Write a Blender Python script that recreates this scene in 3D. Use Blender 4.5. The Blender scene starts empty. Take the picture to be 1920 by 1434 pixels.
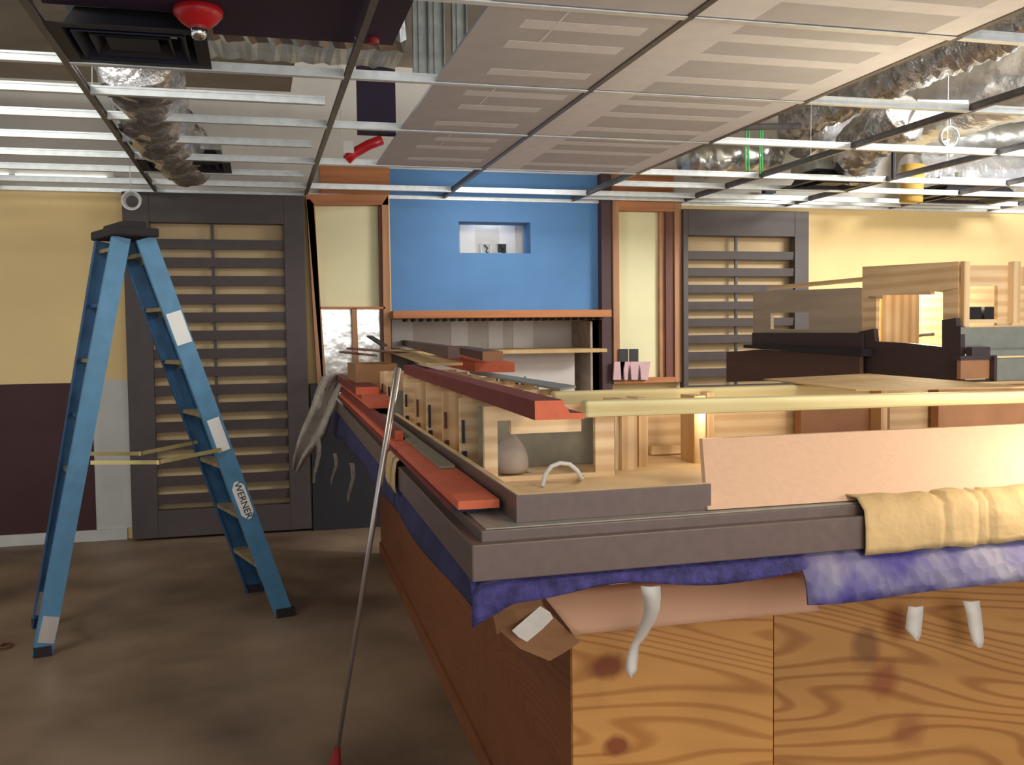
import bpy, math, random
from mathutils import Vector, Matrix
random.seed(7)
S=bpy.context.scene
COL=S.collection
# ---------------------------------------------------------------- camera
F=1830.0; CH=1.65
def _n(v): return v.normalized()
Dv=_n(Vector((-480,87,1830)))
Zv=Vector((-.012,1,-.0507)); Zv=_n(Zv-Dv*Zv.dot(Dv))
Xv=Dv.cross(Zv)
if Xv.x<0: Xv=-Xv
def ray(px,py):
    d=Vector((px-960,717-py,F)); return Vector((Xv.dot(d),Dv.dot(d),Zv.dot(d)))
def P(px,py,ax,v):
    """world point where the sight line of a measured photo point meets a real plane"""
    d=ray(px,py); o=Vector((0,0,CH)); i='xyz'.index(ax); return o+d*((v-o[i])/d[i])
cam_d=bpy.data.cameras.new('camera'); cam=bpy.data.objects.new('camera',cam_d); COL.objects.link(cam)
cam_d.sensor_width=36; cam_d.lens=F/1920*36; cam_d.clip_start=.05; cam_d.clip_end=100
cr=Vector((Xv.x,Dv.x,Zv.x)); cu=Vector((Xv.y,Dv.y,Zv.y)); cf=Vector((Xv.z,Dv.z,Zv.z))
cam.matrix_world=Matrix(((cr.x,cu.x,-cf.x,0),(cr.y,cu.y,-cf.y,0),(cr.z,cu.z,-cf.z,CH),(0,0,0,1)))
S.camera=cam
# ---------------------------------------------------------------- world, lights, exposure
S.view_settings.view_transform='Standard'; S.view_settings.look='None'
S.view_settings.gamma=1; S.view_settings.use_curve_mapping=False
S.view_settings.exposure=0.0
w=bpy.data.worlds.new('world'); S.world=w; w.use_nodes=True
bg=w.node_tree.nodes['Background']; bg.inputs[0].default_value=(.94,.95,1.0,1); bg.inputs[1].default_value=.78
def area(name,loc,tgt,size,power,col,sy=None,spread=None):
    l=bpy.data.lights.new(name,'AREA'); l.energy=power; l.color=col; l.size=size
    if sy: l.shape='RECTANGLE'; l.size_y=sy
    if spread: l.spread=spread
    o=bpy.data.objects.new(name,l); COL.objects.link(o); o.location=loc
    o.rotation_euler=(Vector(tgt)-Vector(loc)).to_track_quat('-Z','Y').to_euler(); return o
# large unseen fill light added, shining from behind and right of the camera
area('front_fill',(2.5,-3.6,2.3),(2.0,6,1.9),7.0,170,(.96,.97,1.0),2.8)
# unseen fill lights added for bar top, niche, right wall and plenum
area('bar_fill',(1.7,.5,2.72),(1.7,2.6,1.0),.5,19,(1,.88,.70),.5)
area('niche_fill',(2.0,7.5,2.78),(2.1,8.9,1.3),.6,9,(1,.97,.94),.2)
area('wall_fill_right',(6.0,4.6,2.6),(5.6,8.5,1.9),1.2,40,(1,.90,.70),.3)
area('plenum_fill_right',(6.3,4.6,3.55),(5.0,6.5,3.2),1.6,260,(1,.98,.96),.6)
area('plenum_fill_left',(-2.2,3.6,3.7),(-.6,5.8,3.4),1.4,60,(1,.98,.92),.6)
def point(name,loc,power,col,r=.05):
    l=bpy.data.lights.new(name,'POINT'); l.energy=power; l.color=col; l.shadow_soft_size=r
    o=bpy.data.objects.new(name,l); COL.objects.link(o); o.location=loc
# work lamp clipped inside the bar just right of the frame, and one inside the upper tier
point('work_lamp',(2.16,1.90,1.40),15,(1,.88,.68),.07)
point('tier_lamp',(2.95,3.8,1.86),26,(1,.84,.56),.06)
point('cabinet_point',(1.32,2.72,1.40),1.0,(1,.78,.48),.05)  # weak warm point light between the carcass posts
point('recess_fill',(2.1,8.80,2.80),6,(1,.96,.9),.1)  # unseen fill added to brighten the recess behind the cut-out
# ---------------------------------------------------------------- materials
M={}
def mat(name,col,rough=.6,metal=0,var=.08,scale=8,stretch=(1,1,1),bump=0,bscale=60,emit=None,spec=.5,col2=None,detail=3):
    m=bpy.data.materials.new(name); m.use_nodes=True; nt=m.node_tree; N=nt.nodes; L=nt.links
    b=N['Principled BSDF']; b.inputs['Roughness'].default_value=rough; b.inputs['Metallic'].default_value=metal
    b.inputs['Specular IOR Level'].default_value=spec
    tc=N.new('ShaderNodeTexCoord'); mp=N.new('ShaderNodeMapping'); mp.inputs['Scale'].default_value=stretch
    L.new(tc.outputs['Object'],mp.inputs[0])
    nz=N.new('ShaderNodeTexNoise'); nz.inputs['Scale'].default_value=scale; nz.inputs['Detail'].default_value=detail
    L.new(mp.outputs[0],nz.inputs['Vector'])
    r=N.new('ShaderNodeValToRGB'); r.color_ramp.elements[0].position=.3; r.color_ramp.elements[1].position=.7
    c=col; d=col2 or tuple(max(0,x*(1-2.5*var)) for x in col)
    u=col if col2 else tuple(min(1,x*(1+var)) for x in col)
    r.color_ramp.elements[0].color=(*d,1); r.color_ramp.elements[1].color=(*u,1)
    L.new(nz.outputs['Fac'],r.inputs[0]); L.new(r.outputs[0],b.inputs['Base Color'])
    if bump:
        n2=N.new('ShaderNodeTexNoise'); n2.inputs['Scale'].default_value=bscale; n2.inputs['Detail'].default_value=3
        L.new(mp.outputs[0],n2.inputs['Vector']); bp=N.new('ShaderNodeBump'); bp.inputs['Strength'].default_value=bump
        bp.inputs['Distance'].default_value=.02
        L.new(n2.outputs['Fac'],bp.inputs['Height']); L.new(bp.outputs[0],b.inputs['Normal'])
    if emit:
        b.inputs['Emission Color'].default_value=(*emit[0],1); b.inputs['Emission Strength'].default_value=emit[1]
    M[name]=m; return m
def sr(r,g,b):
    f=lambda c:(c/255/12.92) if c/255<=.04045 else ((c/255+.055)/1.055)**2.4
    return (f(r),f(g),f(b))
def wood(name,c1,c2,stretch,scale=2.0,dist=3.0,rough=.55,knots=None,bandscale=4,axis='Z'):
    m=bpy.data.materials.new(name); m.use_nodes=True; nt=m.node_tree; N=nt.nodes; L=nt.links
    b=N['Principled BSDF']; b.inputs['Roughness'].default_value=rough; b.inputs['Specular IOR Level'].default_value=.3
    tc=N.new('ShaderNodeTexCoord'); mp=N.new('ShaderNodeMapping'); mp.inputs['Scale'].default_value=stretch
    L.new(tc.outputs['Object'],mp.inputs[0])
    wv=N.new('ShaderNodeTexWave'); wv.wave_type='BANDS'; wv.bands_direction=axis
    wv.inputs['Scale'].default_value=bandscale; wv.inputs['Distortion'].default_value=dist*2; wv.inputs['Detail'].default_value=3
    wv.inputs['Detail Scale'].default_value=scale*.5
    L.new(mp.outputs[0],wv.inputs['Vector'])
    if name.startswith('ply'):
        mq=N.new('ShaderNodeMapping'); mq.inputs['Rotation'].default_value=(0,-.22 if 'front' in name else 0,0); L.new(tc.outputs['Object'],mq.inputs[0]); L.new(mq.outputs[0],mp.inputs[0])
        n0=N.new('ShaderNodeTexNoise'); n0.inputs['Scale'].default_value=scale; n0.inputs['Detail'].default_value=1.5; L.new(mp.outputs[0],n0.inputs['Vector'])
        m0=N.new('ShaderNodeMath'); m0.operation='MULTIPLY'; m0.inputs[1].default_value=230; L.new(n0.outputs['Fac'],m0.inputs[0])
        m1=N.new('ShaderNodeMath'); m1.operation='SINE'; L.new(m0.outputs[0],m1.inputs[0])
        wv=N.new('ShaderNodeMath'); wv.operation='MULTIPLY_ADD'; wv.inputs[1].default_value=.5; wv.inputs[2].default_value=.55; L.new(m1.outputs[0],wv.inputs[0])
    r=N.new('ShaderNodeValToRGB'); r.color_ramp.elements[0].position=.0 if name.startswith('ply') else .1; r.color_ramp.elements[1].position=.45 if name.startswith('ply') else .75
    r.color_ramp.elements[0].color=(*c2,1); r.color_ramp.elements[1].color=(*c1,1)
    L.new(wv.outputs[0 if name.startswith('ply') else 'Fac'],r.inputs[0]); out=r.outputs[0]
    nz=N.new('ShaderNodeTexNoise'); nz.inputs['Scale'].default_value=5; nz.inputs['Detail'].default_value=4
    L.new(mp.outputs[0],nz.inputs['Vector'])
    mx=N.new('ShaderNodeMix'); mx.data_type='RGBA'; mx.blend_type='MULTIPLY'; mx.inputs[0].default_value=.35
    rr=N.new('ShaderNodeValToRGB'); rr.color_ramp.elements[0].position=.35; rr.color_ramp.elements[1].position=.6
    rr.color_ramp.elements[0].color=(.72,.62,.52,1)
    L.new(nz.outputs['Fac'],rr.inputs[0]); L.new(out,mx.inputs[6]); L.new(rr.outputs[0],mx.inputs[7]); out=mx.outputs[2]
    for k in (knots or []):                              # (centre xyz, radius, aspect, colour)
        kv=N.new('ShaderNodeVectorMath'); kv.operation='SUBTRACT'; L.new(tc.outputs['Object'],kv.inputs[0]); kv.inputs[1].default_value=k[0]
        ks=N.new('ShaderNodeVectorMath'); ks.operation='MULTIPLY'; L.new(kv.outputs[0],ks.inputs[0]); ks.inputs[1].default_value=(1,0,k[2])
        nn=N.new('ShaderNodeTexNoise'); nn.inputs['Scale'].default_value=18; L.new(tc.outputs['Object'],nn.inputs['Vector'])
        kl=N.new('ShaderNodeVectorMath'); kl.operation='LENGTH'; L.new(ks.outputs[0],kl.inputs[0])
        ka=N.new('ShaderNodeMath'); ka.operation='MULTIPLY_ADD'; L.new(nn.outputs['Fac'],ka.inputs[0]); ka.inputs[1].default_value=k[1]*.8; L.new(kl.outputs['Value'],ka.inputs[2])
        kr=N.new('ShaderNodeMapRange'); L.new(ka.outputs[0],kr.inputs[0]); kr.inputs[1].default_value=k[1]*1.55; kr.inputs[2].default_value=k[1]*.9; kr.inputs[3].default_value=0; kr.inputs[4].default_value=k[4] if len(k)>4 else .9
        km=N.new('ShaderNodeMix'); km.data_type='RGBA'; L.new(kr.outputs[0],km.inputs[0]); L.new(out,km.inputs[6]); km.inputs[7].default_value=(*k[3],1); out=km.outputs[2]
    L.new(out,b.inputs['Base Color']); M[name]=m; return m
mat('floor',sr(158,136,112),.5,0,.12,1.3,bump=.05,bscale=30,col2=sr(92,72,56),detail=8)
mat('yellow',sr(230,202,144),.8,0,.02,2); mat('tanwall',sr(190,165,125),.8,0,.05,2)
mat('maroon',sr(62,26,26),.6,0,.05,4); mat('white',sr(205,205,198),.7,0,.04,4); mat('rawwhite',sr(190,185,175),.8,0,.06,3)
mat('blue',sr(82,130,180),.7,0,.03,4); mat('darktrim',sr(70,60,58),.55,0,.05,10)
mat('darkcolumn',sr(70,45,48),.6,0,.05,10)
mat('plaster',sr(215,208,200),.8,0,.05,3); mat('patch',sr(236,232,228),.8,0,.02,3)
mat('laminate',sr(104,86,78),.38,0,.05,40); mat('laminate_dark',sr(58,46,48),.4,0,.05,40); mat('laminate_top',sr(150,146,136),.35,0,.06,30)
mat('drywall',sr(208,208,214),.85,0,.03,6); mat('tape',sr(242,243,250),.85,0,.02,10)
mat('tee_lit',sr(236,242,242),.35,.1,.05,20); mat('tee_grey',sr(112,108,110),.4,.4,.1,20)  # cross tees paled for reflected glow, main tees darkened for dark reflections
mat('galv',sr(200,206,200),.34,.5,.12,12,bump=.05,bscale=20)
mat('foil',sr(222,222,222),.28,.8,.06,6,bump=1.0,bscale=9); mat('foil_flat',sr(206,206,200),.3,.9,.1,5,bump=.5,bscale=6)
mat('foil_wrinkle',sr(226,224,222),.28,.8,.12,8,bump=1.0,bscale=16)
mat('deck',sr(176,166,148),.9,0,.1,1.5); mat('plenumwall',sr(205,200,190),.9,0,.06,2)
mat('plum',sr(56,40,68),.7,0,.06,4); mat('black',sr(30,28,34),.5,0,.1,10); mat('navy',sr(28,34,58),.6,0,.1,10)
mat('redpaint',sr(205,30,40),.35,0,.03,5); mat('reddark',sr(150,32,36),.5,0,.05,5); mat('chrome',sr(220,220,220),.12,1,.02,5)
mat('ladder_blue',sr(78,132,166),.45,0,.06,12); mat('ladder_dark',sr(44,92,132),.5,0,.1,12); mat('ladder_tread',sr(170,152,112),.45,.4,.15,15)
mat('label',sr(232,232,226),.5,0,.02,10); mat('ink',sr(35,32,32),.5,0,0,5); mat('brass',sr(220,205,140),.3,.7,.1,10)
mat('rubber',sr(40,34,34),.8,0,.1,10)
mat('oak',sr(172,124,84),.55,0,.12,14,(1,1,.08)); mat('oak_h',sr(178,112,62),.5,0,.14,14,(.06,1,1)); mat('oak_dark',sr(104,58,42),.6,0,.12,14,(1,1,.08))
mat('cream',sr(226,220,176),.7,0,.015,3); mat('mirror',sr(225,226,220),.22,.6,.08,6,bump=.5,bscale=5)
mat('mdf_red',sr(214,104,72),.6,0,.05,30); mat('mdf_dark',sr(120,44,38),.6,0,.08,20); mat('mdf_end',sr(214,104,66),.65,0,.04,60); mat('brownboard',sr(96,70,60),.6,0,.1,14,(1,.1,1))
mat('greystrip',sr(140,136,116),.6,0,.1,14,(1,.2,1))
mat('whitetape',sr(236,228,212),.6,0,.03,20); mat('card',sr(200,168,116),.75,0,.06,9,bump=.5,bscale=14); mat('card_pink',sr(208,160,124),.7,0,.03,5); mat('card_brown',sr(160,116,78),.75,0,.06,9)
mat('tan_panel',sr(224,184,152),.45,0,.02,60); mat('cloth',sr(198,188,172),.9,0,.12,7,bump=.7,bscale=30)
mat('blanket',sr(66,60,116),.9,0,.2,30,bump=.5,bscale=50); mat('blanket_navy',sr(46,44,84),.9,0,.15,6,bump=.3,bscale=40); mat('wire',sr(205,205,198),.4,0,.02,5); mat('green',sr(90,190,110),.6,0,.05,5)
mat('lampwhite',(.9,.9,.85),.5,0,0,3,emit=((1,.97,.9),3.0)); mat('pinkcard',sr(205,168,170),.6,0,.04,8); mat('gold',sr(205,165,80),.6,0,.08,8)
mat('reddish',sr(170,122,84),.6,0,.1,8); mat('greygreen',sr(128,132,124),.4,0,.04,30); mat('bag',sr(176,160,146),.8,0,.1,10)
mat('ply_grey',sr(186,170,146),.6,0,.08,10,(1,.2,2))
mat('steel',sr(190,180,172),.3,.8,.05,20,(1,1,.1))
# quilted moving blanket: stitched diamonds
def quilt():
    m=bpy.data.materials.new('quilt'); m.use_nodes=True; N=m.node_tree.nodes; L=m.node_tree.links; b=N['Principled BSDF']
    b.inputs['Roughness'].default_value=.85
    tc=N.new('ShaderNodeTexCoord'); v=N.new('ShaderNodeTexVoronoi'); v.inputs['Scale'].default_value=34; L.new(tc.outputs['Object'],v.inputs[0])
    n=N.new('ShaderNodeTexNoise'); n.inputs['Scale'].default_value=7; L.new(tc.outputs['Object'],n.inputs[0])
    r=N.new('ShaderNodeValToRGB'); r.color_ramp.elements[0].position=.38; r.color_ramp.elements[1].position=.66
    r.color_ramp.elements[0].color=(*sr(72,62,128),1); r.color_ramp.elements[1].color=(*sr(140,134,150),1)
    L.new(n.outputs['Fac'],r.inputs[0]); L.new(r.outputs[0],b.inputs['Base Color'])
    bp=N.new('ShaderNodeBump'); bp.inputs['Strength'].default_value=.6; bp.inputs['Distance'].default_value=.01; L.new(v.outputs['Distance'],bp.inputs['Height']); L.new(bp.outputs[0],b.inputs['Normal'])
    M['quilt']=m
quilt()
pale=sr(228,196,142)
wood('pinewood',sr(236,208,164),sr(220,186,140),(1,1,6),1,2,bandscale=1.2)
wood('pinewood_v',sr(234,206,162),sr(214,178,130),(5,5,.6),1,2,bandscale=1.5,axis='X')
wood('pinebeam',sr(226,214,162),sr(206,190,136),(.6,4,4),1,1.5,bandscale=1.5)
# bar plywood; knots set in local coordinates of the sheets
KN=[((.13,0,-.128),.062,1.7,sr(122,62,32)),((.155,0,-.345),.046,1.5,sr(122,58,30))]
wood('ply_front',sr(200,144,78),sr(172,114,56),(.3,1,2.4),1.1,3.2,bandscale=2.6,knots=KN)
KN2=[((.30,0,-.16),.05,.8,sr(78,42,34),.55),((.40,0,-.10),.05,1,sr(120,52,30),.5),((.36,0,-.26),.06,1,sr(124,48,34),.6),((.45,0,-.42),.06,1,sr(120,50,40),.4)]
wood('ply_front_b',sr(186,134,74),sr(154,102,52),(.32,1,2.3),1.2,3.5,bandscale=2.4,knots=KN2)
wood('ply_shaded',sr(134,82,50),sr(120,72,44),(1,.5,2.5),1.1,3,bandscale=2)  # same plywood, darkened for the shade on the bar's left side
# ---------------------------------------------------------------- mesh builder
class MB:
    def __init__(s): s.v=[]; s.f=[]; s.mi=[]
    def add(s,vs,fs,mi=0):
        n=len(s.v); s.v+= [Vector(p) for p in vs]; s.f+=[tuple(i+n for i in f) for f in fs]; s.mi+=[mi]*len(fs); return s
    def hexa(s,c,mi=0):                                  # 8 corners: bottom 4, top 4
        return s.add(c,[(3,2,1,0),(4,5,6,7),(0,1,5,4),(1,2,6,5),(2,3,7,6),(3,0,4,7)],mi)
    def box(s,a,b,mi=0):
        x0,x1=sorted((a[0],b[0]));y0,y1=sorted((a[1],b[1]));z0,z1=sorted((a[2],b[2]))
        return s.hexa([(x0,y0,z0),(x1,y0,z0),(x1,y1,z0),(x0,y1,z0),(x0,y0,z1),(x1,y0,z1),(x1,y1,z1),(x0,y1,z1)],mi)
    def prism(s,poly,ext,mi=0):
        n=len(poly); e=Vector(ext); vs=[Vector(p) for p in poly]+[Vector(p)+e for p in poly]
        fs=[tuple(range(n-1,-1,-1)),tuple(range(n,2*n))]+[(i,(i+1)%n,(i+1)%n+n,i+n) for i in range(n)]
        return s.add(vs,fs,mi)
    def bar(s,a,b,w,h,side=None,mi=0):                   # bar from a to b, w across 'side', h across the third axis
        a=Vector(a);b=Vector(b);d=(b-a).normalized()
        sd=Vector(side) if side is not None else d.cross(Vector((0,0,1)))
        if sd.length<1e-4: sd=Vector((1,0,0))
        sd=(sd-d*sd.dot(d)).normalized(); u=d.cross(sd).normalized(); sd*=w/2; u*=h/2
        return s.hexa([a-sd-u,a+sd-u,a+sd+u,a-sd+u,b-sd-u,b+sd-u,b+sd+u,b-sd+u],mi)
    def tube(s,pts,r,n=10,mi=0,cap=True,rf=None):
        pts=[Vector(p) for p in pts]; rings=[]; prev=None
        for i,p in enumerate(pts):
            d=(pts[min(i+1,len(pts)-1)]-pts[max(i-1,0)]).normalized()
            if prev is None: a=d.orthogonal().normalized()
            else: a=(prev-d*prev.dot(d)).normalized()
            prev=a; bb=d.cross(a)
            rr=r if rf is None else rf(i,len(pts))
            rings.append([p+(a*math.cos(t)+bb*math.sin(t))*(rr if not callable(rr) else rr(t)) for t in [2*math.pi*k/n for k in range(n)]])
        vs=[q for R_ in rings for q in R_]; fs=[]
        for i in range(len(pts)-1):
            for k in range(n): fs.append((i*n+k,i*n+(k+1)%n,(i+1)*n+(k+1)%n,(i+1)*n+k))
        if cap: fs+= [tuple(range(n-1,-1,-1)),tuple(range((len(pts)-1)*n,len(pts)*n))]
        return s.add(vs,fs,mi)
    def lathe(s,c,prof,n=24,mi=0):                        # prof (r,z)
        vs=[];fs=[]
        for r,z in prof: vs+=[(c[0]+r*math.cos(2*math.pi*k/n),c[1]+r*math.sin(2*math.pi*k/n),c[2]+z) for k in range(n)]
        for i in range(len(prof)-1):
            for k in range(n): fs.append((i*n+k,i*n+(k+1)%n,(i+1)*n+(k+1)%n,(i+1)*n+k))
        fs+=[tuple(range(n)),tuple(range((len(prof)-1)*n,len(prof)*n))]
        return s.add(vs,fs,mi)
    def grid(s,rows,th=0,mi=0):                           # rows of points -> sheet with thickness
        m=len(rows);n=len(rows[0]); vs=[Vector(p) for r in rows for p in r]
        fs=[(i*n+j,i*n+j+1,(i+1)*n+j+1,(i+1)*n+j) for i in range(m-1) for j in range(n-1)]
        return s.add(vs,fs,mi)
def obj(name,mb,m,parent=None,label=None,cat=None,group=None,kind=None,bevel=0,smooth=False,solid=0,keep=None,sub=0):
    me=bpy.data.meshes.new(name)
    if parent is not None: o0=Vector(parent['_o'])
    elif keep is not None: o0=Vector(keep)
    else:
        xs=[v.x for v in mb.v];ys=[v.y for v in mb.v];zs=[v.z for v in mb.v]
        o0=Vector(((min(xs)+max(xs))/2,(min(ys)+max(ys))/2,min(zs)))
    me.from_pydata([v-o0 for v in mb.v],[],mb.f)
    ms=m if isinstance(m,(list,tuple)) else [m]
    for q in ms: me.materials.append(M[q])
    for p,i in zip(me.polygons,mb.mi): p.material_index=i; p.use_smooth=smooth
    me.validate(); me.update()
    import bmesh
    b=bmesh.new(); b.from_mesh(me); bmesh.ops.recalc_face_normals(b,faces=b.faces); b.to_mesh(me); b.free()
    o=bpy.data.objects.new(name,me); COL.objects.link(o)
    if parent is not None: o.parent=parent; o['_o']=tuple(o0)
    else: o.location=o0; o['_o']=tuple(o0)
    if solid:
        md=o.modifiers.new('s','SOLIDIFY'); md.thickness=solid; md.offset=0
    if sub:
        md=o.modifiers.new('u','SUBSURF'); md.levels=sub; md.render_levels=sub
    if bevel:
        md=o.modifiers.new('b','BEVEL'); md.width=bevel; md.segments=2; md.limit_method='ANGLE'
    if label: o['label']=label
    if cat: o['category']=cat
    if group: o['group']=group
    if kind: o['kind']=kind
    return o
def thing(name,loc,label,cat,group=None,kind=None):
    o=bpy.data.objects.new(name,None); COL.objects.link(o); o.location=loc; o['_o']=tuple(loc); o.empty_display_size=.1
    if kind: o['kind']=kind
    if label: o['label']=label
    if cat: o['category']=cat
    if group: o['group']=group
    return o
def struct(name,mb,m,**k): return obj(name,mb,m,kind='structure',**k)
YW=8.5; ZC=2.83
def W(px,py,y=YW): return P(px,py,'y',y)
# ================================================================ SETTING
struct('floor',MB().box((-7,-4.5,-.1),(9.5,9.6,0)),'floor')
ZT=3.95
# back wall in segments around the niche and the small cut-out
XB0,XB1=1.145,3.05                                  # blue bay
zs=W(900,583).z                                     # shelf height
wb=MB().box((-7,YW,0),(XB0,YW+.25,ZC))
wb.box((XB1,YW,0),(9.5,YW+.25,ZC))
struct('wall_back',wb,'yellow',label='mustard yellow painted back wall')
ub=MB().box((-7,YW,ZC),(XB0,YW+.25,ZT)); ub.box((XB1,YW,ZC),(9.5,YW+.25,ZT))
ub.box((XB0,YW,3.08),(XB1,YW+.25,ZT))
struct('wall_back_upper',ub,'plenumwall')
c0=W(860,415);c1=W(995,475)
ZB=3.08
bb=MB().box((XB0,YW,zs),(c0.x,YW+.25,ZB)).box((c1.x,YW,zs),(XB1,YW+.25,ZB)).box((c0.x,YW,c0.z),(c1.x,YW+.25,ZB)).box((c0.x,YW,zs),(c1.x,YW+.25,c1.z))
struct('wall_back_blue',bb,'blue')
# unpainted recess behind the cut-out, wall below the shelf
rc=MB().box((c0.x-.3,YW+.35,c1.z-.3),(c1.x+.3,YW+.42,c0.z+.3))
rw=struct('wall_recess',rc,'plaster')
obj('joint_compound',MB().box((c0.x+.08,YW+.345,c1.z-.2),(c0.x+.22,YW+.35,c0.z+.2)).box((c1.x-.2,YW+.345,c1.z-.2),(c1.x-.05,YW+.35,c0.z+.2)),'patch',rw)
nb=MB().box((XB0,YW+.5,0),(XB1,YW+.6,zs)).box((XB1-.0,YW,0),(XB1+.1,YW+.6,zs)).box((XB0-.1,YW,0),(XB0,YW+.6,zs)).box((XB0,YW+.25,zs),(XB1,YW+.6,zs+.1))
nw=struct('wall_niche',nb,'plaster')
for a,b_,z0,z1 in ((.05,.26,.9,1.9),(.62,.78,.9,1.9),(.98,1.12,.9,1.9),(1.22,1.42,.9,1.9)):
    obj('joint_compound',MB().box((XB0+a,YW+.492,z0),(XB0+b_,YW+.5,z1)),'patch',nw)
for px in (910,940):                                 # outlets and wires in the recess
    q=W(px,466,YW+.345)
    e=thing('electrical_box',q,'small electrical box with loose wires in the left of the wall cut-out' if px==910 else 'small electrical box with loose wires in the right of the wall cut-out','outlet')
    mb=MB().box(q+Vector((-.05,-.02,-.045)),q+Vector((.05,0,-.04))).box(q+Vector((-.05,-.02,.04)),q+Vector((.05,0,.045))).box(q+Vector((-.05,-.02,-.045)),q+Vector((-.043,0,.045))).box(q+Vector((.043,-.02,-.045)),q+Vector((.05,0,.045)))
    obj('box_rim',mb,'galv',e); obj('cover',MB().box(q+Vector((-.043,-.004,-.04)),q+Vector((.043,0,.04))),'white' if px==910 else 'black',e)
    obj('wire',MB().tube([q+Vector((-.01,-.01,.03)),q+Vector((.01,-.05,.0)),q+Vector((-.005,-.04,-.03)),q+Vector((.02,-.05,-.05))],.006,6),'black',e)
# deck above the plenum
struct('ceiling',MB().box((-7,-4.5,ZT),(9.5,9.6,ZT+.1)),'deck')
# dark wainscot, baseboard and unpainted strip on the left
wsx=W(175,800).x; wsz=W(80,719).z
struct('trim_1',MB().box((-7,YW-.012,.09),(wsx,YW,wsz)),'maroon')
obj_b=struct('baseboard_left',MB().box((-7,YW-.03,0),(-1.06,YW-.0,.09)),'white')
struct('trim_2',MB().box((wsx,YW-.008,.09),(-1.0,YW,wsz+.02)),'white')
# wall angle under the grid
struct('trim_3',MB().box((-7,YW-.03,ZC-.01),(9.5,YW,ZC+.02)),'tee_lit')
# ================================================================ CEILING GRID
g=thing('ceiling_grid',(1,5,ZC),'suspended metal ceiling grid over the room, mostly without tiles','ceiling grid')
MX=[-3.1,-1.93,-.76,.435,1.615,2.80,3.82,4.95,6.1,7.25]
RY=[2.31,3.46,4.60,5.70,6.91,8.05]
mainmeshes=[]
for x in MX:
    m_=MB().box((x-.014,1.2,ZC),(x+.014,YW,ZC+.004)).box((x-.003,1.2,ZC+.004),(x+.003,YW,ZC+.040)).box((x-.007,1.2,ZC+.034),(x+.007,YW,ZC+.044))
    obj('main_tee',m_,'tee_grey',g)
me0=None
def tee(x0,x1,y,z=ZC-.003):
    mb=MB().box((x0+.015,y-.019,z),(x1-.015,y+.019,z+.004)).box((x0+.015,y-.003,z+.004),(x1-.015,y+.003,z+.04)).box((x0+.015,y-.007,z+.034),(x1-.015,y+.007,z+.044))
    obj('cross_tee',mb,'tee_lit',g)
for i in range(len(MX)-1):
    for y in RY: tee(MX[i],MX[i+1],y)
for y in (5.14,6.31,7.48):                      # half spacing runs on the left
    tee(MX[2],MX[3]-.05,y)
    if y>5: tee(MX[1],MX[2],y); tee(MX[0],MX[1],y)
for y in (7.48,8.28):
    for i in range(5,9): tee(MX[i],MX[i+1],y)
# hanger wires
k=0
for x,y in ((.435,4.2),(.435,5.1),(.54,6.2),(-.76,5.3),(-.76,6.9),(1.615,3.9),(3.82,6.2),(4.95,6.2),(2.8,6.2)):
    obj('hanger_wire',MB().tube([(x,y,ZC+.04),(x+.02,y+.02,ZT)],.0025,5),'wire',g)
# ---------------------------------------------------------------- drywall laid on the grid
XS=.845
n=0
rows=[1.3]+RY[:5]
cols=[(XS,1.60),(1.63,2.785)]
dn={0:'left',1:'right'}; rn=['nearest row cut by the frame','second row from the camera','third row from the camera','fourth row from the camera','farthest row over the bar']
for i in range(len(rows)-1):
    for j,(x0,x1) in enumerate(cols):
        t=thing('drywall_panel',((x0+x1)/2,(rows[i]+rows[i+1])/2,ZC+.006),'taped drywall ceiling panel, %s column, %s'%(dn[j],rn[i]),'ceiling panel','drywall panels in the ceiling grid')
        obj('board',MB().box((x0,rows[i]+.006,ZC+.006),(x1,rows[i+1]-.006,ZC+.022)),'drywall',t)
        d=rows[i+1]-rows[i]
        for fr in (.18,.42,.78):
            yy=rows[i]+d*fr+random.uniform(-.03,.03); xa=x0+.12+random.uniform(0,.12)
            obj('joint_tape',MB().box((xa,yy-.05,ZC+.0052),(x1-.05-random.uniform(0,.1),yy+.05,ZC+.006)),'tape',t)
        if j==1: obj('joint_tape',MB().box((x0,rows[i]+.02,ZC+.0050),(x0+.24,rows[i+1]-.02,ZC+.006)),'tape',t); obj('joint_tape',MB().box((x1-.15,rows[i]+.02,ZC+.0050),(x1,rows[i+1]-.02,ZC+.006)),'tape',t)
        else: obj('joint_tape',MB().box((x0+.30,rows[i]+.04,ZC+.0045),(x0+.31,rows[i+1]-.7,ZC+.006)),'tape',t)
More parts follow.
